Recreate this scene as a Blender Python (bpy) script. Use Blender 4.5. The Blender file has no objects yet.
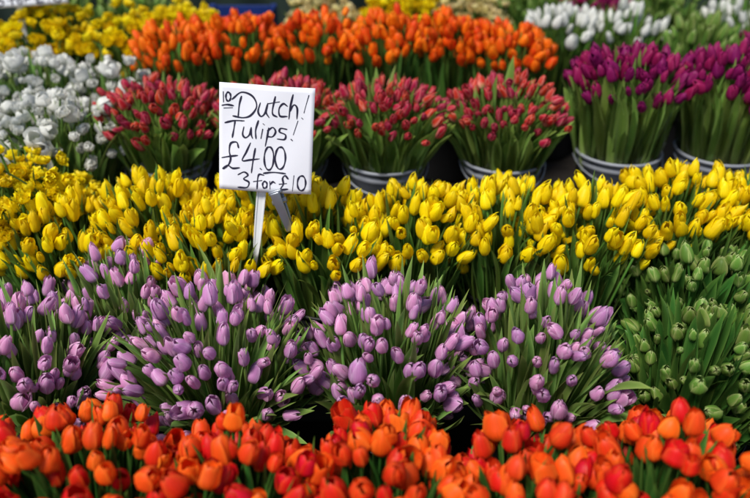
import bpy, math, numpy as np
from mathutils import Vector

sc = bpy.context.scene
sc.view_settings.view_transform = 'Standard'
sc.view_settings.look = 'None'
sc.view_settings.exposure = 0

# ---------------------------------------------------------------- materials
def new_mat(name):
    m = bpy.data.materials.new(name); m.use_nodes = True
    nt = m.node_tree; nt.nodes.clear()
    out = nt.nodes.new('ShaderNodeOutputMaterial')
    return m, nt, out

def N(nt, t, **kw):
    n = nt.nodes.new(t)
    for k, v in kw.items(): setattr(n, k, v)
    return n

def math_n(nt, op, a, b=None, c=None):
    n = N(nt, 'ShaderNodeMath', operation=op)
    for i, v in enumerate((a, b, c)):
        if v is None: continue
        if isinstance(v, (int, float)): n.inputs[i].default_value = v
        else: nt.links.new(v, n.inputs[i])
    return n.outputs[0]

def mixc(nt, fac, a, b, mode='MIX'):
    n = N(nt, 'ShaderNodeMix', data_type='RGBA', blend_type=mode)
    for sock, v in ((n.inputs['Factor'], fac), (n.inputs[6], a), (n.inputs[7], b)):
        if isinstance(v, (int, float)): sock.default_value = v
        elif isinstance(v, tuple): sock.default_value = (*v, 1)
        else: nt.links.new(v, sock)
    return n.outputs[2]

def organ_mat(name, base, main, tip, edge, edge_amt=.5, rough=.48, transl=.3, vvar=.5, hvar=.04,
              p1=.28, p2=.85, streak=.35, sx=7, sy=1.0, spec=.25):
    m, nt, out = new_mat(name)
    L = nt.links.new
    at = N(nt, 'ShaderNodeAttribute', attribute_name='pv')
    sep = N(nt, 'ShaderNodeSeparateXYZ'); L(at.outputs['Vector'], sep.inputs[0])
    s, t, r = sep.outputs
    rp = N(nt, 'ShaderNodeValToRGB'); L(t, rp.inputs[0])
    e = rp.color_ramp.elements
    e[0].position = 0; e[0].color = (*base, 1)
    e[1].position = 1; e[1].color = (*tip, 1)
    a = e.new(p1); a.color = (*main, 1)
    a = e.new(p2); a.color = (*main, 1)
    ab = math_n(nt, 'ABSOLUTE', s)
    ed = math_n(nt, 'MULTIPLY', math_n(nt, 'POWER', ab, 2.6), edge_amt)
    col = mixc(nt, ed, rp.outputs[0], edge)
    cb = N(nt, 'ShaderNodeCombineXYZ')
    L(math_n(nt, 'MULTIPLY', s, sx), cb.inputs[0]); L(math_n(nt, 'MULTIPLY', t, sy), cb.inputs[1])
    L(math_n(nt, 'MULTIPLY', r, 43), cb.inputs[2])
    no = N(nt, 'ShaderNodeTexNoise'); no.inputs['Scale'].default_value = 1.6; no.inputs['Detail'].default_value = 2
    L(cb.outputs[0], no.inputs['Vector'])
    st = math_n(nt, 'MULTIPLY_ADD', math_n(nt, 'SUBTRACT', no.outputs[0], .5), streak * 2.2, 1.0)
    rv = N(nt, 'ShaderNodeTexWhiteNoise', noise_dimensions='1D')
    L(math_n(nt, 'MULTIPLY', r, 1.0), rv.inputs['W'])
    hs = N(nt, 'ShaderNodeHueSaturation')
    L(math_n(nt, 'MULTIPLY_ADD', math_n(nt, 'SUBTRACT', r, .5), hvar, .5), hs.inputs['Hue'])
    L(math_n(nt, 'MULTIPLY', st, math_n(nt, 'MULTIPLY_ADD', rv.outputs[0], vvar*.4, math_n(nt,'MULTIPLY_ADD',r,vvar*.7,1 - vvar*.55))), hs.inputs['Value'])
    L(col, hs.inputs['Color'])
    bs = N(nt, 'ShaderNodeBsdfPrincipled'); L(hs.outputs[0], bs.inputs['Base Color'])
    bs.inputs['Roughness'].default_value = rough
    bs.inputs['Specular IOR Level'].default_value = spec
    tr = N(nt, 'ShaderNodeBsdfTranslucent'); L(hs.outputs[0], tr.inputs[0])
    mx = N(nt, 'ShaderNodeMixShader'); mx.inputs[0].default_value = transl
    L(bs.outputs[0], mx.inputs[1]); L(tr.outputs[0], mx.inputs[2]); L(mx.outputs[0], out.inputs[0])
    return m

def simple_mat(name, col, rough=.6, metal=0, noise=.15, scale=20, bump=.2, spec=.5):
    m, nt, out = new_mat(name); L = nt.links.new
    tc = N(nt, 'ShaderNodeTexCoord')
    no = N(nt, 'ShaderNodeTexNoise'); no.inputs['Scale'].default_value = scale; no.inputs['Detail'].default_value = 6
    L(tc.outputs['Object'], no.inputs['Vector'])
    c = mixc(nt, no.outputs[0], tuple(max(0, x * (1 - noise * 2)) for x in col), tuple(min(1, x * (1 + noise * 2)) for x in col))
    bs = N(nt, 'ShaderNodeBsdfPrincipled'); L(c, bs.inputs['Base Color'])
    bs.inputs['Roughness'].default_value = rough; bs.inputs['Metallic'].default_value = metal
    bs.inputs['Specular IOR Level'].default_value = spec
    bp = N(nt, 'ShaderNodeBump'); bp.inputs['Strength'].default_value = bump; bp.inputs['Distance'].default_value = .003
    L(no.outputs[0], bp.inputs['Height']); L(bp.outputs[0], bs.inputs['Normal'])
    L(bs.outputs[0], out.inputs[0])
    return m

P_LILAC = organ_mat('petal_lilac', (.50,.54,.30), (.68,.30,.57), (.82,.54,.74), (.84,.60,.78), .65, vvar=.5, hvar=.06)
P_ORANGE = organ_mat('petal_orange', (.78,.28,.02), (.82,.060,.008), (.84,.08,.012), (.92,.19,.025), .6, vvar=.6, hvar=.035)
P_BORANGE = organ_mat('petal_bright_orange', (.85,.35,.02), (.90,.12,.004), (.92,.22,.01), (.95,.34,.02), .6, vvar=.4, hvar=.03)
P_YELLOW = organ_mat('petal_yellow', (.42,.52,.03), (.93,.69,.002), (.90,.76,.010), (.96,.80,.010), .5, vvar=.3, hvar=.025, p1=.22, streak=.28)
P_RED = organ_mat('petal_red', (.50,.46,.20), (.52,.012,.030), (.60,.04,.055), (.78,.26,.23), .85, vvar=.55, hvar=.04, p1=.36)
P_PURPLE = organ_mat('petal_purple', (.2,.05,.1), (.26,.006,.09), (.40,.015,.15), (.44,.04,.20), .5, vvar=.6, hvar=.04)
P_WHITE = organ_mat('petal_white', (.60,.68,.38), (.80,.80,.74), (.84,.84,.78), (.85,.85,.80), .5, vvar=.12, hvar=.01, streak=.10, transl=.35)
P_GREEN = organ_mat('petal_green', (.07,.16,.02), (.13,.25,.035), (.46,.52,.22), (.46,.52,.17), .8, vvar=.7, hvar=.03)
P_NARC = organ_mat('petal_narcissus', (.7,.6,.03), (.92,.70,.004), (.92,.74,.01), (.94,.80,.02), .5, vvar=.3, hvar=.03)
P_CREAM = organ_mat('petal_cream', (.5,.5,.2), (.80,.66,.25), (.82,.72,.4), (.84,.76,.5), .5, vvar=.2, hvar=.03)
LEAF = organ_mat('tulip_leaf', (.20,.28,.07), (.10,.20,.03), (.17,.29,.045), (.22,.33,.08), .6, rough=.45, transl=.28, vvar=.9, hvar=.05, streak=.3, sx=9, sy=.8)
LEAF_M = organ_mat('tulip_leaf_pale', (.26,.34,.10), (.17,.29,.06), (.27,.40,.08), (.34,.46,.14), .65, rough=.42, transl=.3, vvar=.9, hvar=.05, streak=.35, sx=9, sy=.8)
LEAF_L = organ_mat('tulip_leaf_light', (.34,.42,.16), (.19,.32,.055), (.25,.38,.07), (.34,.46,.13), .6, rough=.42, transl=.3, vvar=.8, hvar=.04, streak=.35, sx=9, sy=.8)
LEAF_D = organ_mat('tulip_leaf_dark', (.08,.15,.03), (.040,.115,.018), (.09,.20,.03), (.14,.26,.05), .6, rough=.38, transl=.22, vvar=.95, hvar=.04, streak=.4, sx=9, sy=.8)

# ---------------------------------------------------------------- mesh accumulation
class Acc:
    def __init__(s): s.V=[]; s.F=[]; s.A=[]; s.M=[]; s.n=0
    def add(s, v, f, a, mat):
        s.V.append(v.reshape(-1,3)); s.F.append(f.reshape(-1,4)+s.n); s.A.append(a.reshape(-1,3))
        s.M.append(np.full(len(f.reshape(-1,4)), mat, np.int32)); s.n += len(v.reshape(-1,3))
    def build(s, name, mats):
        V=np.concatenate(s.V).astype(np.float32); F=np.concatenate(s.F).astype(np.int32)
        A=np.concatenate(s.A).astype(np.float32); M=np.concatenate(s.M)
        me=bpy.data.meshes.new(name)
        me.vertices.add(len(V)); me.vertices.foreach_set('co', V.ravel())
        me.loops.add(F.size); me.loops.foreach_set('vertex_index', F.ravel())
        me.polygons.add(len(F)); me.polygons.foreach_set('loop_start', np.arange(0,F.size,4,dtype=np.int32))
        me.polygons.foreach_set('material_index', M)
        me.polygons.foreach_set('use_smooth', np.ones(len(F), bool))
        at=me.attributes.new('pv','FLOAT_VECTOR','POINT'); at.data.foreach_set('vector', A.ravel())
        for m in mats: me.materials.append(m)
        me.update(calc_edges=True); me.validate()
        o=bpy.data.objects.new(name, me); sc.collection.objects.link(o)
        return o

def grid_faces(nt, ns):
    i=np.arange(nt-1)[:,None]; j=np.arange(ns-1)[None,:]
    a=i*ns+j
    return np.stack([a,a+1,a+ns+1,a+ns],-1).reshape(-1,4)

def smooth_interp(t, xs, ys):
    ts=np.linspace(0,1,201); y=np.interp(ts,xs,ys)
    k=np.hanning(25); k/=k.sum()
    yp=np.pad(y,12,mode='reflect',reflect_type='odd'); y=np.convolve(yp,k,'valid')
    return np.interp(t,ts,y)

def tulip_template(rng, openness=.1, plump=1.0, pointy=1.0, nt=9, ns=5):
    V=[];F=[];A=[]; gf=grid_faces(nt,ns); n=0
    t=np.linspace(0,1,nt)[:,None]; s=np.linspace(-1,1,ns)[None,:]
    sk=rng.normal(0,.05,2)
    for k in range(6):
        outer = k%2==0
        tip=max(.02, openness+rng.normal(0,.05))
        if outer and rng.random()<.12: tip+=.22      # a petal that is starting to fall open
        r=smooth_interp(t,[0,.1,.33,.58,.83,1],[.06,.30,.5*plump,.47*plump,.30+tip*.5,tip])
        z=smooth_interp(t,[0,.1,.33,.58,.83,1],[0,.035,.26,.55,.85,1.0])
        A0=np.radians(smooth_interp(t,[0,.3,.6,.85,1],[64,64,58,44*pointy,2]))
        sc_=1.05 if outer else .93
        zs=(1+rng.normal(0,.06))*(.97 if outer else 1.03)
        th=np.radians(60*k+rng.normal(0,7))+s*A0
        rr=r*sc_*(1+.10*s**2*(1 if outer else .3))+.04*np.exp(-(s*3)**2)*np.sin(np.pi*t)
        rr=rr*(1+rng.normal(0,.045))+.02*np.sin(s*4+rng.uniform(0,6))*t
        x=rr*np.cos(th)+sk[0]*t; y=rr*np.sin(th)+sk[1]*t; zz=(z*zs)+0*s-.02*s**2*t
        V.append(np.stack([x,y,zz+0*x],-1).reshape(-1,3)); F.append(gf+n); n+=nt*ns
        A.append(np.stack([s+0*x,t+0*x,0*x+rng.uniform(-.06,.06)],-1).reshape(-1,3))
    return np.concatenate(V),np.concatenate(F),np.concatenate(A)

def frill_template(rng, nt=6, ns=5, wide=.30, rings=((6,1.25,.58),(6,.85,.5),(5,.45,.44),(3,.15,.36)), amp=.03):
    V=[];F=[];A=[]; gf=grid_faces(nt,ns); n=0
    t=np.linspace(0,1,nt)[:,None]; s=np.linspace(-1,1,ns)[None,:]
    for ring,(cnt,op,ln) in enumerate(rings):
        for k in range(cnt):
            ang=2*math.pi*(k+.5*ring)/cnt+rng.normal(0,.15)
            o=op+rng.normal(0,.15); l=ln*(1+rng.normal(0,.12))
            el=o*(1-.35*t)
            rad=.04+l*np.sin(el)*t; z=.18+l*np.cos(el)*t
            w=wide*np.sin(np.pi*np.clip(t**.8*.80+.12,0,1))
            ph=rng.uniform(0,6)
            rip=amp*np.sin(s*5+ph+t*2)*t
            rad=rad+rip-.10*s**2*t; z=z+rip*.8+.10*s**2*t
            x=rad*math.cos(ang)-w*s*math.sin(ang); y=rad*math.sin(ang)+w*s*math.cos(ang)
            V.append(np.stack([x,y,z],-1).reshape(-1,3)); F.append(gf+n); n+=nt*ns
            A.append(np.stack([s+0*x,t+0*x,0*x+rng.uniform(-.06,.06)],-1).reshape(-1,3))
    return np.concatenate(V),np.concatenate(F),np.concatenate(A)

R0=np.random.default_rng(3)
T={
 'closed':[tulip_template(R0,o,p,.9) for o,p in ((.03,.95),(.05,.85),(.08,1.0),(.1,.95),(.06,.9),(.14,1.0),(.02,.75),(.16,.95),(.04,.9),(.1,.85),(.24,1.0),(.03,.7))],
 'cup':[tulip_template(R0,o,p,1.15) for o,p in ((.1,1.06),(.14,1.1),(.18,1),(.24,1.06),(.12,.95),(.32,1.1),(.06,.95),(.2,1),(.08,1.0),(.16,1.05),(.04,.85),(.4,1.1))],
 'slim':[tulip_template(R0,o,p,.75) for o,p in ((.02,.9),(.04,.85),(.06,.95),(.03,.9),(.12,.92),(.02,.78),(.08,1),(.05,.82),(.18,1.0),(.03,.95))],
 'frill':[frill_template(R0) for _ in range(6)],
 'double':[frill_template(R0,wide=.36,rings=((5,.95,.6),(5,.6,.58),(4,.3,.5),(3,.1,.42)),amp=.025) for _ in range(5)]+[tulip_template(R0,.28,1.1,1.2) for _ in range(2)],
}
def unit(v): return v/np.maximum(np.linalg.norm(v,axis=-1,keepdims=True),1e-9)

def place_heads(acc, kind, base, d, w, h, rnd, rng, mat=0):
    tp=T[kind]; idx=rng.integers(0,len(tp),len(base))
    a=unit(np.cross(d, rng.normal(0,1,d.shape))); b=np.cross(d,a)
    for i in range(len(base)):
        v,f,at=tp[idx[i]]
        p=base[i]+w[i]*(v[:,:1]*a[i]+v[:,1:2]*b[i])+h[i]*v[:,2:3]*d[i]
        A=at.copy(); A[:,2]+=rnd[i]
        acc.add(p,f,A,mat)

def bez(P0,P1,P2,t):
    return (1-t)**2*P0+2*t*(1-t)*P1+t*t*P2
def dbez(P0,P1,P2,t):
    return 2*(1-t)*(P1-P0)+2*t*(P2-P1)

def place_stems(acc, top, d, bot, r, rnd, mat=1):
    n=len(top); k=6; m=5
    t=np.linspace(0,1,k)[None,:,None]
    P0=bot[:,None]; P2=top[:,None]; ln=np.linalg.norm(top-bot,axis=1)[:,None]
    P1=(top-d*ln*.45)[:,None]
    c=bez(P0,P1,P2,t)
    an=np.linspace(0,2*np.pi,m+1)
    off=np.stack([np.cos(an),np.sin(an),0*an],-1)*r
    V=c[:,:,None,:]+off[None,None]
    gf=grid_faces(k,m+1)
    F=gf[None]+np.arange(n)[:,None,None]*(k*(m+1))
    A=np.zeros(V.shape); A[...,0]=.3; A[...,1]=t*.6+.1; A[...,2]=rnd[:,None,None]
    acc.add(V,F,A,mat)

def place_leaves(acc, P0,P1,P2, w, rng, radial, twist=.5, fold=.35, mat=1, nt=9, ns=5):
    n=len(P0)
    t=np.linspace(0,1,nt)[None,:,None]
    c=bez(P0[:,None],P1[:,None],P2[:,None],t); tg=unit(dbez(P0[:,None],P1[:,None],P2[:,None],t))
    side=unit(np.cross(tg, radial[:,None]+0*tg)); nor=np.cross(side,tg)
    ang=rng.normal(0,twist,(n,1,1))+rng.normal(0,.5,(n,1,1))*t
    S=side*np.cos(ang)+nor*np.sin(ang); Nn=-side*np.sin(ang)+nor*np.cos(ang)
    prof=smooth_interp(t[0,:,0],[0,.15,.45,.75,.93,1],[.45,.7,1,.75,.3,.02])[None,:,None]
    s=np.linspace(-1,1,ns)[None,None,:,None]
    ww=w[:,None,None,None]*.5*prof[:,:,None]
    wave=rng.uniform(0,6.28,(n,1,1,1))
    rip=np.sin(t[:,:,None]*9+wave)*.14*np.abs(s)*s
    fo=(fold+rng.normal(0,.16,(n,1,1,1)))
    V=c[:,:,None]+S[:,:,None]*s*ww*np.cos(fo)+Nn[:,:,None]*ww*(np.abs(s)**1.5*np.sin(fo)*1.2+rip)
    F=grid_faces(nt,ns)[None]+np.arange(n)[:,None,None]*(nt*ns)
    A=np.zeros(V.shape); A[...,0]=s[...,0]; A[...,1]=t; A[...,2]=rng.uniform(0,1,(n,1,1))
    acc.add(V,F,A,mat)

def bunch(name, cx, cy, ztop, rx, ry, h, n, kind, petal, hw, hh, seed, zrim=.45, rrim=.11,
          amax=80, conv=.12, lean=(0,0), jit=.16, pj=.012, nleaf=90, nout=30, leafmat=None,
          lw=.028, leaf_reach=1.05, sleeve=None):
    rng=np.random.default_rng(seed); acc=Acc()
    i=np.arange(n)+.5
    al=np.arccos(1-(i/n)*(1-math.cos(math.radians(amax))))
    ph=i*2.39996+rng.uniform(0,6)
    ph0=rng.uniform(0,6)
    wobf=lambda p,q: 1+.08*np.sin(3*p+ph0)+.05*np.sin(5*p+2*ph0+3*q)
    wob=wobf(ph,al)
    u=np.stack([np.sin(al)*np.cos(ph)*rx*wob,np.sin(al)*np.sin(ph)*ry*wob,h*np.cos(al)],-1)
    C=np.array([cx,cy,ztop-h])
    pos=C+u+np.clip(rng.normal(0,pj,u.shape),-2*pj,2*pj)
    pos[:,2]-=np.abs(rng.normal(0,pj*1.3,n))
    d=unit(pos-(C-np.array([0,0,conv])))
    d=unit(d+rng.normal(0,jit,d.shape)+np.array([lean[0],lean[1],0])+rng.normal(0,.06,(1,3)))
    sz=np.clip(rng.normal(1,.14,n),.66,1.26)
    w=hw*sz*rng.uniform(.86,1.12,n); hhv=hh*sz*rng.uniform(.86,1.14,n)
    base=pos-d*hhv[:,None]*.5
    rnd=rng.uniform(.06,.94,n)
    place_heads(acc,kind,base,d,w,hhv,rnd,rng,0)
    bot=np.stack([cx+rrim*.75*np.sin(al)*np.cos(ph),cy+rrim*.75*np.sin(al)*np.sin(ph),np.full(n,zrim-.12)],-1)
    place_stems(acc,base+d*.004,d,bot,.0030,rnd,1)
    def leaves(m, a0, a1, reach0, reach1, wmin, wmax, tw, arch):
        a=np.arccos(rng.uniform(math.cos(math.radians(a1)),math.cos(math.radians(a0)),m))
        p=rng.uniform(0,2*np.pi,m); q=rng.uniform(reach0,reach1,m)[:,None]*wobf(p,a)[:,None]
        rad=np.stack([np.cos(p),np.sin(p),0*p],-1)
        tip=C+np.stack([np.sin(a)*np.cos(p)*rx,np.sin(a)*np.sin(p)*ry,h*np.cos(a)],-1)*q+rng.normal(0,.012,(m,3))
        b=np.stack([cx+rrim*.85*np.sin(a)*np.cos(p),cy+rrim*.85*np.sin(a)*np.sin(p),np.full(m,zrim-.05)],-1)
        b+=rng.normal(0,.008,b.shape)
        k=(tip-b); ctrl=b+k*np.array([.35,.35,.5+arch])+rng.normal(0,.014,b.shape)
        place_leaves(acc,b,ctrl,tip,rng.uniform(wmin,wmax,m),rng,rad,twist=tw)
    leaves(nleaf,0,amax,leaf_reach-.15,leaf_reach+.12,lw*.6,lw*1.2,.7,.12)
    if nout: leaves(nout,amax-18,amax+12,leaf_reach-.12,leaf_reach+.16,lw*.8,lw*1.5,.4,.25)
    mats=[petal,leafmat or LEAF]
    if sleeve:
        mats.append(CELLO)
        nt_,ns_=10,49
        t=np.linspace(0,1,nt_)[:,None]; a=np.linspace(0,2*np.pi,ns_)[None]
        cr=1+.06*np.sin(a*7+t*3)+.04*np.sin(a*13-t*5+1)*t+.03*np.sin(a*23+t*9)*t
        rr=(rrim*.98+(sleeve[0]-rrim)*t**.9)*cr
        z=zrim-.03+(sleeve[1]-zrim+.03)*t+.012*np.sin(a*9)*t+.01*np.sin(a*17)*t
        V=np.stack([cx+rr*np.cos(a),cy+rr*np.sin(a),z+0*rr],-1)
        acc.add(V,grid_faces(nt_,ns_),np.zeros(V.shape),2)
    return acc.build(name,mats)

CELLO, nt, out = new_mat('cellophane')
g=N(nt,'ShaderNodeBsdfGlossy'); g.inputs['Roughness'].default_value=.15; g.inputs[0].default_value=(.9,.9,.9,1)
tr=N(nt,'ShaderNodeBsdfTransparent'); tr.inputs[0].default_value=(.97,.97,.97,1)
fr=N(nt,'ShaderNodeFresnel'); fr.inputs[0].default_value=1.35
tc=N(nt,'ShaderNodeTexCoord'); no=N(nt,'ShaderNodeTexNoise'); no.inputs['Scale'].default_value=28
bp=N(nt,'ShaderNodeBump'); bp.inputs['Strength'].default_value=.8; bp.inputs['Distance'].default_value=.01
nt.links.new(tc.outputs['Object'],no.inputs['Vector']); nt.links.new(no.outputs[0],bp.inputs['Height'])
nt.links.new(bp.outputs[0],g.inputs['Normal']); nt.links.new(bp.outputs[0],fr.inputs['Normal'])
mx=N(nt,'ShaderNodeMixShader'); nt.links.new(math_n(nt,'MULTIPLY',fr.outputs[0],.8),mx.inputs[0])
nt.links.new(tr.outputs[0],mx.inputs[1]); nt.links.new(g.outputs[0],mx.inputs[2]); nt.links.new(mx.outputs[0],out.inputs[0])

BK_BLACK=simple_mat('black_bucket_plastic',(.010,.010,.011),.5,spec=.3)
BK_GREY=simple_mat('galvanised_grey',(.27,.29,.33),.45,.0,.2,12)

def bucket(name, cx, cy, zrim, r, hgt, mat):
    prof=[(.02,0),(r*.78,0),(r*.79,.006),(r*.97,hgt*.86),(r*1.0,hgt*.87),(r*1.0,hgt*.91),(r*.985,hgt*.92),(r*1.0,hgt-.006),(r*1.06,hgt-.006),(r*1.07,hgt),(r*1.05,hgt+.004),(r*1.0,hgt+.002),(r*.97,hgt-.01),(r*.76,.01),(.02,.01)]
    ns=49; a=np.linspace(0,2*np.pi,ns)[None]
    pr=np.array(prof)
    V=np.stack([cx+pr[:,:1]*np.cos(a),cy+pr[:,:1]*np.sin(a),zrim-hgt+pr[:,1:2]+0*a],-1)
    acc=Acc(); acc.add(V,grid_faces(len(prof),ns),np.zeros(V.shape),0)
    m=25; th=np.linspace(0,np.pi,m)
    c=np.stack([cx+(r*1.09)*np.cos(th),cy-(r*1.09)*np.sin(th),zrim-.012-.05*np.sin(th)],-1)
    an=np.linspace(0,2*np.pi,7)
    V=c[:,None]+.0022*(np.cos(an)[None,:,None]*np.stack([np.cos(th),-np.sin(th),0*th],-1)[:,None]+np.sin(an)[None,:,None]*np.array([0,0,1.]))
    acc.add(V,grid_faces(m,7),np.zeros(V.shape),0)
    return acc.build(name,[mat])

# ---------------------------------------------------------------- FRONT ORANGE
k=0
for (x,y,zt,rx,ry) in ((-.74,.79,.68,.17,.18),(-.47,.80,.685,.17,.18),(-.21,.77,.68,.15,.17),(.015,.785,.685,.14,.17),(.245,.765,.68,.14,.17),(.47,.785,.685,.16,.17),(.78,.73,.635,.15,.16)):
    bunch('orange_tulip_bunch',x,y,zt,rx,ry,.11,92,'cup',P_ORANGE,.030,.041,150+k,zrim=.46,amax=82,conv=.26,jit=.22,nleaf=100,nout=24,leafmat=LEAF_D,lw=.024,leaf_reach=.95)
    bucket('flower_bucket',x,y,.46,.115,.25,BK_BLACK); k+=1
for (x,y,zt) in ((-.6,.50,.66),(-.3,.48,.65),(0,.49,.66),(.3,.48,.64),(.6,.47,.64)):
    bunch('orange_tulip_bunch',x,y,zt,.16,.15,.11,70,'cup',P_ORANGE,.029,.040,130+k,zrim=.46,amax=82,conv=.22,nleaf=60,nout=20,leafmat=LEAF_D,lw=.026,leaf_reach=.93)
    bucket('flower_bucket',x,y,.46,.115,.25,BK_BLACK); k+=1
# ---------------------------------------------------------------- LILAC
for (x,y,zt,rx,ry,h) in ((-.72,1.17,.69,.18,.17,.19),(-.55,1.36,.70,.13,.12,.15),(-.325,1.19,.71,.185,.185,.20),(.03,1.20,.72,.165,.185,.20),(.345,1.19,.71,.16,.185,.20)):
    bunch('lilac_tulip_bunch',x,y,zt,rx,ry,h,int(150*rx*ry/.0306),'closed',P_LILAC,.0245,.041,200+k,zrim=.45,amax=88,conv=.20,jit=.22,pj=.014,nleaf=230,nout=110,leafmat=LEAF_M,lw=.024,leaf_reach=1.10)
    bucket('flower_bucket',x,y,.45,.11,.25,BK_BLACK); k+=1
# ---------------------------------------------------------------- GREEN-WHITE BUDS
for (x,y,zt,rx,ry,h) in ((.66,1.16,.67,.155,.17,.18),(.72,1.40,.70,.17,.14,.16),(.98,1.2,.67,.16,.17,.18)):
    bunch('green_tulip_bunch',x,y,zt,rx,ry,h,90,'closed',P_GREEN,.025,.038,260+k,zrim=.45,amax=84,conv=.16,jit=.3,nleaf=210,nout=70,leafmat=LEAF_D,lw=.036,leaf_reach=1.06)
    bucket('flower_bucket',x,y,.45,.11,.25,BK_BLACK); k+=1
# ---------------------------------------------------------------- YELLOW ROW
for (x,y,zt,rx,ry) in ((-.74,1.50,.755,.14,.14),(-.53,1.55,.785,.14,.14),(-.38,1.45,.755,.14,.13),(-.11,1.48,.775,.15,.14),(.10,1.52,.775,.15,.14),(.32,1.53,.78,.15,.15),(.50,1.50,.775,.15,.15),(.72,1.57,.795,.15,.14),(.96,1.56,.79,.15,.15),(-.27,1.60,.785,.15,.12),(1.22,1.56,.79,.15,.15)):
    bunch('yellow_tulip_bunch',x,y,zt,rx,ry,.11,90,'slim',P_YELLOW,.0255,.047,300+k,zrim=.52,rrim=.10,amax=84,conv=.28,lean=(.08,-.05),jit=.22,nleaf=110,nout=70,leafmat=LEAF,lw=.02,leaf_reach=1.03)
    bucket('flower_bucket',x,y,.52,.105,.25,BK_BLACK); k+=1
# ---------------------------------------------------------------- RED / PURPLE ROW IN GREY BUCKETS
for (x,y,zt) in ((-.59,1.93,.90),(-.26,1.95,.90),(.03,1.93,.905),(.365,1.94,.905)):
    bunch('red_tulip_bunch',x,y,zt,.168,.155,.105,135,'slim',P_RED,.021,.038,400+k,zrim=.685,rrim=.105,amax=80,conv=.12,jit=.25,nleaf=130,nout=150,leafmat=LEAF_L,lw=.03,leaf_reach=1.0,sleeve=(.155,.83))
    bucket('flower_bucket',x,y,.685,.112,.245,BK_GREY); k+=1
for (x,y,zt) in ((.72,2.02,.97),(1.02,2.02,.97)):
    bunch('purple_tulip_bunch',x,y,zt,.165,.15,.11,95,'slim',P_PURPLE,.027,.048,430+k,zrim=.675,rrim=.112,amax=74,conv=.25,jit=.17,nleaf=130,nout=130,leafmat=LEAF_L,lw=.026,leaf_reach=.92,sleeve=(.155,.87))
    bucket('flower_bucket',x,y,.675,.12,.24,BK_GREY); k+=1
# ---------------------------------------------------------------- BACK ORANGE
for (x,y,zt) in ((-.62,2.33,.97),(-.42,2.36,.98),(-.18,2.38,.98),(.04,2.36,.99),(.24,2.38,.98),(.42,2.33,.96)):
    bunch('bright_orange_tulip_bunch',x,y,zt,.14,.15,.10,84,'slim',P_BORANGE,.027,.045,500+k,zrim=.69,rrim=.10,amax=80,conv=.3,jit=.18,nleaf=80,nout=60,leafmat=LEAF,lw=.022,leaf_reach=.93)
    bucket('flower_bucket',x,y,.69,.11,.25,BK_BLACK); k+=1
# ---------------------------------------------------------------- LEFT WHITE + NARCISSUS
for (x,y,zt,r) in ((-.86,1.86,.88,.17),(-1.02,2.12,.93,.19),(-.80,2.14,.91,.12),(-1.15,1.86,.88,.17)):
    bunch('white_tulip_bunch',x,y,zt,r,r*.95,.14,int(84*(r/.17)**2),'double',P_WHITE,.038,.038,600+k,zrim=.6,rrim=.10,amax=84,conv=.15,jit=.28,pj=.016,nleaf=100,nout=40,leafmat=LEAF_M,lw=.018,leaf_reach=1.0)
    bucket('flower_bucket',x,y,.6,.11,.17,BK_BLACK); k+=1
for (x,y,zt,r) in ((-.87,1.59,.825,.175),(-1.14,1.59,.82,.16)):
    bunch('yellow_narcissus_bunch',x,y,zt,r,r*.85,.14,130,'frill',P_NARC,.042,.038,640+k,zrim=.52,rrim=.10,amax=84,conv=.15,jit=.35,pj=.016,nleaf=110,nout=30,leafmat=LEAF,lw=.012,leaf_reach=.98)
    bucket('flower_bucket',x,y,.52,.10,.25,BK_BLACK); k+=1
for (x,y,zt,r,pm) in ((-.84,2.50,.97,.18,P_NARC),(-1.12,2.52,.98,.17,P_NARC),(-1.38,2.5,.97,.17,P_NARC),(-.70,2.72,.95,.13,P_NARC),(.1,2.86,.97,.16,P_NARC),(-.2,2.88,.95,.15,P_CREAM),(.36,2.86,.96,.15,P_CREAM)):
    bunch('yellow_narcissus_bunch' if pm is P_NARC else 'cream_narcissus_bunch',x,y,zt,r,r,.12,120,'frill',pm,.046,.042,660+k,zrim=.69,rrim=.10,amax=84,conv=.15,jit=.35,pj=.016,nleaf=80,nout=30,leafmat=LEAF,lw=.012,leaf_reach=.98)
    bucket('flower_bucket',x,y,.69,.10,.25,BK_BLACK); k+=1
for (x,y,zt,pm,nm,nh) in ((.64,2.58,.97,P_WHITE,'white_tulip_bunch',34),(.86,2.60,.97,P_WHITE,'white_tulip_bunch',30),(1.1,2.48,.95,P_GREEN,'green_tulip_bunch',30),(1.34,2.4,.98,P_PURPLE,'purple_tulip_bunch',40),(1.35,2.75,.97,P_WHITE,'white_tulip_bunch',34),(.62,2.94,.97,P_GREEN,'green_tulip_bunch',30),(1.1,2.9,.97,P_GREEN,'green_tulip_bunch',30),(.86,2.95,.96,P_PURPLE,'purple_tulip_bunch',34),(-.95,2.92,.95,P_GREEN,'green_tulip_bunch',30),(-1.25,2.92,.95,P_GREEN,'green_tulip_bunch',30)):
    bunch(nm,x,y,zt,.14,.14,.10,nh,'slim',pm,.028,.052,700+k,zrim=.69,rrim=.10,amax=80,conv=.25,jit=.18,nleaf=150,nout=90,leafmat=LEAF,lw=.02,leaf_reach=1.0)
    bucket('flower_bucket',x,y,.69,.11,.25,BK_BLACK); k+=1

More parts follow.
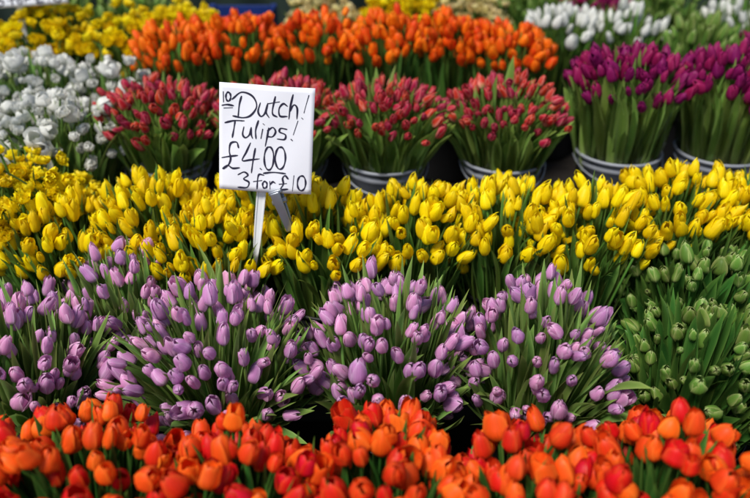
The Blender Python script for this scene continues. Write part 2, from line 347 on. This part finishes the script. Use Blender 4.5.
# ---------------------------------------------------------------- boxes helper
def boxes_obj(name, boxes, mat, bevel=.003):
    V=[];F=[]
    for (x0,x1,y0,y1,z0,z1) in boxes:
        n=len(V)
        V+= [(x,y,z) for z in (z0,z1) for (x,y) in ((x0,y0),(x1,y0),(x1,y1),(x0,y1))]
        F+= [tuple(n+i for i in f) for f in ((3,2,1,0),(4,5,6,7),(0,1,5,4),(1,2,6,5),(2,3,7,6),(3,0,4,7))]
    me=bpy.data.meshes.new(name); me.from_pydata(V,[],F); me.materials.append(mat)
    o=bpy.data.objects.new(name,me); sc.collection.objects.link(o)
    b=o.modifiers.new('bevel','BEVEL'); b.width=bevel; b.segments=2
    return o
WOOD=simple_mat('dark_stained_wood',(.022,.018,.015),.75,0,.3,9,.4,.25)
bx=[]
def tier(y0,y1,z,n):
    w=(y1-y0)/n
    for i in range(n): bx.append((-1.7,1.7,y0+i*w+.004,y0+(i+1)*w-.004,z-.022,z))
    for x in (-1.5,-.75,0.01,.75,1.5):
        for yy in (y0+.02,y1-.07): bx.append((x-.025,x+.025,yy,yy+.05,0,z-.025))
        bx.append((x-.02,x+.02,y0+.075,y1-.075,z-.07,z-.025))
tier(.32,1.385,.20,10); tier(1.39,1.76,.268,4); tier(1.765,3.12,.43,12)
boxes_obj('display_stand',bx,WOOD)

CLOTH=simple_mat('dark_green_canvas',(.008,.022,.014),.85,0,.25,6,.3)
nx=161; xs=np.linspace(-1.9,1.9,nx)[None]; zs=np.linspace(.03,1.55,14)[:,None]
yy=3.3+.03*np.sin(xs*11+zs*.6)+.018*np.sin(xs*27+1+zs)*(1.6-zs)
acc=Acc(); V=np.stack([xs+0*zs,yy,zs+0*xs],-1); acc.add(V,grid_faces(14,nx),np.zeros(V.shape),0); acc.build('stall_backcloth',[CLOTH])
boxes_obj('stall_frame',[(-1.96,-1.915,3.32,3.365,0,1.6),(1.915,1.96,3.32,3.365,0,1.6),(-1.912,1.912,3.325,3.36,1.553,1.59)],WOOD)

BLUE=simple_mat('blue_plastic',(.01,.03,.16),.4)
cb=[]
X0,X1,Y0,Y1,Z0=-.66,-.40,2.80,3.04,.432
cb+=[(X0,X1,Y0,Y1,Z0,Z0+.01)]
for zz in (Z0+.02,Z0+.14,Z0+.26,Z0+.38):
    hh_=.07
    cb+=[(X0,X1,Y0,Y0+.008,zz,zz+hh_),(X0,X1,Y1-.008,Y1,zz,zz+hh_),(X0,X0+.008,Y0+.01,Y1-.01,zz,zz+hh_),(X1-.008,X1,Y0+.01,Y1-.01,zz,zz+hh_)]
for (xx,yy_) in ((X0-.004,Y0-.004),(X1-.02,Y0-.004),(X0-.004,Y1-.02),(X1-.02,Y1-.02)):
    cb+=[(xx,xx+.024,yy_,yy_+.024,Z0+.012,Z0+.455)]
boxes_obj('plastic_crate',cb,BLUE)

# ---------------------------------------------------------------- signs
CARD=simple_mat('white_card',(.80,.81,.85),.6,0,.03,9,.15)
INK=simple_mat('black_marker_ink',(.010,.008,.03),.5,0,.1)
STAKE=simple_mat('white_stake_plastic',(.72,.74,.74),.35,0,.05)
CLIP=simple_mat('grey_clip_metal',(.22,.24,.27),.3,.6,.1)
def ell(cx,cy,rx,ry):
    return [(cx+rx*math.sin(a),cy-ry*math.cos(a)) for a in np.linspace(-.3,2*math.pi+.25,12)]
def dot(x,y): return [(x-.5,y-.4),(x+.5,y+.4)]
TEXT=[
 [(4,9),(4.3,18)], ell(9,13,2.4,4.2), [(3,21.5),(8,20.6),(14,21.2)],[(5,24),(13,23.2)],
 [(22,12),(20,20),(19,32)], [(13,15),(22,8),(33,11),(37.5,20),(32,29),(24,32),(14,31)],
 [(41,17),(39,25),(42,29.5),(46,26),(48.5,17)],[(48.5,17),(47,25),(50,30)],
 [(56,10),(53.5,22),(54,27),(58,29)],[(49,17),(60,14.5)],
 [(68,18),(64,16),(60,21),(61,28),(68,28)],
 [(73.5,7),(71,19),(70,30)],[(70.5,23),(74.5,16.5),(78,19.5),(78,29.5)],
 [(89,7),(85,23)], dot(83.5,29),
 [(6,38),(15,35.5),(25,35)],[(16,36),(15,43),(13.5,51.5)],
 [(25,41),(24,48),(27,51),(31,47.5),(32.5,41)],[(32.5,41),(32.5,47),(34,51)],
 [(39.5,34),(37,43),(37.5,51)],[(44,42),(42.5,50.5)],dot(45,37),
 [(50,40.5),(48.5,50),(47,58)],[(49,43),(54,39.5),(57,43.5),(54,48.5),(48.5,48.5)],
 [(68,40.5),(62,40),(61,43.5),(67,46),(66,50.5),(59,50.5)],
 [(79,32),(75,45)],dot(73.5,50.5),
 [(20,61),(18,56),(12,57.5),(10.5,65),(12,73),(9,80),(4,83.5),(9,79.5),(14,82),(21,81)],[(3,72.5),(11,70.5),(19,69)],
 [(32,56),(28,65),(24,73.5),(32,72.5),(41,71)],[(37,61),(35,73),(33.5,85)],
 dot(43,81), ell(51,70,4.8,11.5), ell(62.5,69,5.2,11),[(46,85),(56,83.5),(68,84)],
 [(20,88),(26,85),(30,88),(25.5,92),(31,95),(29,100.5),(20,101)],
 [(46,87),(41.5,86.5),(40,91),(39.5,101)],[(36,94),(44,92.5)],ell(47.5,96.5,2.3,3.4),[(52.5,93),(53,100)],[(53,96),(55.5,93),(58,94)],
 [(71,89),(68,86),(65.5,89),(66.5,94.5),(64,100),(71,99.5)],[(62.5,95),(69.5,94)],
 [(77,86),(76,101)], ell(85,93,4.2,7.6),
]
def catmull(p, k=5):
    p=[np.array(q,float) for q in p]
    if len(p)==2: return p
    P=[2*p[0]-p[1]]+p+[2*p[-1]-p[-2]]; out=[]
    for i in range(1,len(P)-2):
        for j in range(k):
            t=j/k
            out.append(.5*((2*P[i])+(-P[i-1]+P[i+1])*t+(2*P[i-1]-5*P[i]+4*P[i+1]-P[i+2])*t*t+(-P[i-1]+3*P[i]-3*P[i+1]+P[i+2])*t**3))
    out.append(p[-1]); return out
def price_sign(loc, rot, W=.2, H=.226, strokes=TEXT, stake_len=.2, clip=True, pen=.0019):
    root=bpy.data.objects.new('price_sign',None); sc.collection.objects.link(root)
    root.location=loc; root.rotation_euler=rot
    def child(o,n): o.name=n; o.parent=root; return o
    nx,nz=25,21
    u=np.linspace(-.5,.5,nx)[None,:]; v=np.linspace(-.5,.5,nz)[:,None]
    def bend(x,z):
        a=x/W*2; b=z/H*2
        return .0035*a**2+.004*b+.0022*np.sin(2.3*a+1.7*b+.6)+.0010*np.sin(5*a-3*b)+.012*np.maximum(0,a+b-1.35)**1.5
    Vf=[];F=[]
    for off in (-.0007,.0007):
        x=u*W+0*v; z=v*H+0*u
        Vf.append(np.stack([x,bend(x,z)+off,z],-1).reshape(-1,3))
    g=grid_faces(nz,nx); V=np.concatenate(Vf); F=[tuple(q) for q in g]+[tuple(q[::-1]+nx*nz) for q in g]
    bd=[j for j in range(nx)]+[i*nx+nx-1 for i in range(1,nz)]+[(nz-1)*nx+j for j in range(nx-2,-1,-1)]+[i*nx for i in range(nz-2,0,-1)]
    for i in range(len(bd)):
        a,b=bd[i],bd[(i+1)%len(bd)]; F.append((b,a,a+nx*nz,b+nx*nz))
    me=bpy.data.meshes.new('card'); me.from_pydata([tuple(q) for q in V],[],F); me.materials.append(CARD)
    me.polygons.foreach_set('use_smooth',[i<2*len(g) for i in range(len(F))])
    o=bpy.data.objects.new('card',me); sc.collection.objects.link(o); child(o,'card')
    Vr=[];Fr=[]
    for si,st in enumerate(strokes):
        pts=np.array(catmull(st)); n=len(pts)
        P=np.stack([(pts[:,0]/95.-.5)*W,(.5-pts[:,1]/104.)*H],-1)
        tg=np.gradient(P,axis=0); tg/=np.maximum(np.linalg.norm(tg,axis=1,keepdims=True),1e-9)
        P[0]-=tg[0]*pen*.7; P[-1]+=tg[-1]*pen*.7
        nn=np.stack([-tg[:,1],tg[:,0]],-1)
        wd=pen*(.88+.22*np.sin(np.arange(n)*.6+si*1.7)); wd[0]*=.6; wd[-1]*=.5
        b0=len(Vr); lift=.0010+.00006*(si%7)
        for i in range(n):
            for sgn in (-1,0,1):
                q=P[i]+nn[i]*sgn*wd[i]; Vr.append((q[0],float(bend(q[0],q[1]))-lift,q[1]))
        for i in range(n-1):
            for j in range(2):
                a=b0+i*3+j; Fr.append((a,a+1,a+4,a+3))
    me=bpy.data.meshes.new('lettering'); me.from_pydata(Vr,[],Fr); me.materials.append(INK)
    o=bpy.data.objects.new('lettering',me); sc.collection.objects.link(o); child(o,'lettering')
    zb=-H/2
    Vs=[];Fs=[]
    sec=[(dz*.07-.0+.003,dz,w) for dz,w in ((.05,.010),(-.01,.010),(-.06,.0095),(-stake_len+.03,.008),(-stake_len-.04,.002))]
    prof=[(-1,.0),(-1,-.0035),(-.7,-.0035),(-.6,-.0015),(.6,-.0015),(.7,-.0035),(1,-.0035),(1,.0)]
    for (dx,dz,w) in sec:
        for (a,b) in prof: Vs.append((dx-.012+a*w,.0095+b+(.003 if dz>0 else 0),zb+dz))
    m=len(prof)
    for i in range(len(sec)-1):
        for j in range(m):
            a=i*m+j;b=i*m+(j+1)%m; Fs.append((a,b,b+m,a+m))
    me=bpy.data.meshes.new('stake'); me.from_pydata(Vs,[],Fs); me.materials.append(STAKE)
    o=bpy.data.objects.new('stake',me); sc.collection.objects.link(o); child(o,'stake')
    if clip:
        def part(name,sx,sy,sz,x,y,z,ry,taper=1.,rx=0):
            bpy.ops.mesh.primitive_cube_add(size=1); o=bpy.context.object
            for v in o.data.vertices:
                f=taper if v.co.z<0 else 1
                v.co=(v.co.x*sx*f,v.co.y*sy,v.co.z*sz)
            b=o.modifiers.new('b','BEVEL'); b.width=.003; b.segments=3; b.limit_method='NONE'
            o.location=(x,y,z); o.rotation_euler=(rx,ry,0); o.data.materials.append(CLIP); child(o,name)
            for p in o.data.polygons: p.use_smooth=True
        part('clip_lever_front',.022,.006,.095,.040,-.013,zb-.040,-.38,.75,.12)
        part('clip_lever_back',.022,.006,.090,.040,.012,zb-.040,-.38,.75,-.12)
        part('clip_jaw',.030,.022,.010,.023,0.0,zb+.001,-.38)
        bpy.ops.mesh.primitive_cylinder_add(radius=.006,depth=.032,vertices=20)
        o=bpy.context.object; o.rotation_euler=(0,math.pi/2-.38,0); o.location=(.032,0,zb-.020); o.data.materials.append(CLIP); child(o,'clip_spring')
        for p in o.data.polygons: p.use_smooth=len(p.vertices)==4
    return root
price_sign((-.229,1.44,.933),(math.radians(-10),math.radians(3.5),math.radians(-2)),W=.197,H=.224,stake_len=.15,pen=.0020)
price_sign((-1.16,2.47,1.10),(math.radians(-8),math.radians(-3),math.radians(6)),W=.30,H=.21,stake_len=.2,clip=False,pen=.003)

# ---------------------------------------------------------------- ground
G,nt,out=new_mat('paving'); L=nt.links.new
tc=N(nt,'ShaderNodeTexCoord'); br=N(nt,'ShaderNodeTexBrick'); br.inputs['Scale'].default_value=2.2
br.inputs['Color1'].default_value=(.10,.095,.09,1); br.inputs['Color2'].default_value=(.14,.13,.12,1); br.inputs['Mortar'].default_value=(.04,.04,.04,1); br.inputs['Mortar Size'].default_value=.012
L(tc.outputs['Object'],br.inputs['Vector'])
no=N(nt,'ShaderNodeTexNoise'); no.inputs['Scale'].default_value=4; no.inputs['Detail'].default_value=8; L(tc.outputs['Object'],no.inputs['Vector'])
c=mixc(nt,.5,br.outputs[0],no.outputs[0],'MULTIPLY')
bs=N(nt,'ShaderNodeBsdfPrincipled'); bs.inputs['Roughness'].default_value=.8; L(c,bs.inputs['Base Color']); L(bs.outputs[0],out.inputs[0])
me=bpy.data.meshes.new('ground'); me.from_pydata([(-150,-150,0),(150,-150,0),(150,150,0),(-150,150,0)],[],[(0,1,2,3)]); me.materials.append(G)
o=bpy.data.objects.new('ground',me); sc.collection.objects.link(o)

# ---------------------------------------------------------------- light
EL=math.radians(58)
w=bpy.data.worlds.new('World'); sc.world=w; w.use_nodes=True; nt=w.node_tree
sky=nt.nodes.new('ShaderNodeTexSky'); sky.sky_type='NISHITA'; sky.sun_disc=False
sun_dir=Vector((-.45,-.50,0)).normalized()*math.cos(EL)+Vector((0,0,math.sin(EL)))
sky.sun_elevation=EL; sky.sun_rotation=math.atan2(sun_dir.x,sun_dir.y)
bg=nt.nodes['Background']; bg.inputs[1].default_value=.12; nt.links.new(sky.outputs[0],bg.inputs[0])
ld=bpy.data.lights.new('sun','SUN'); ld.energy=4.2; ld.angle=math.radians(16); ld.color=(1,.95,.88)
lo=bpy.data.objects.new('sun',ld); sc.collection.objects.link(lo)
lo.rotation_euler=(-sun_dir).to_track_quat('-Z','Y').to_euler()

# ---------------------------------------------------------------- camera
cd=bpy.data.cameras.new('camera'); co=bpy.data.objects.new('camera',cd); sc.collection.objects.link(co)
co.location=(0,0,1.5); co.rotation_euler=(math.radians(60),0,0)
cd.lens=35; cd.sensor_width=36; cd.clip_start=.02; cd.clip_end=500
cd.dof.use_dof=True; cd.dof.focus_distance=1.47; cd.dof.aperture_fstop=1.7
sc.camera=co
print('FACES', sum(len(o.data.polygons) for o in bpy.data.objects if o.type=='MESH'))
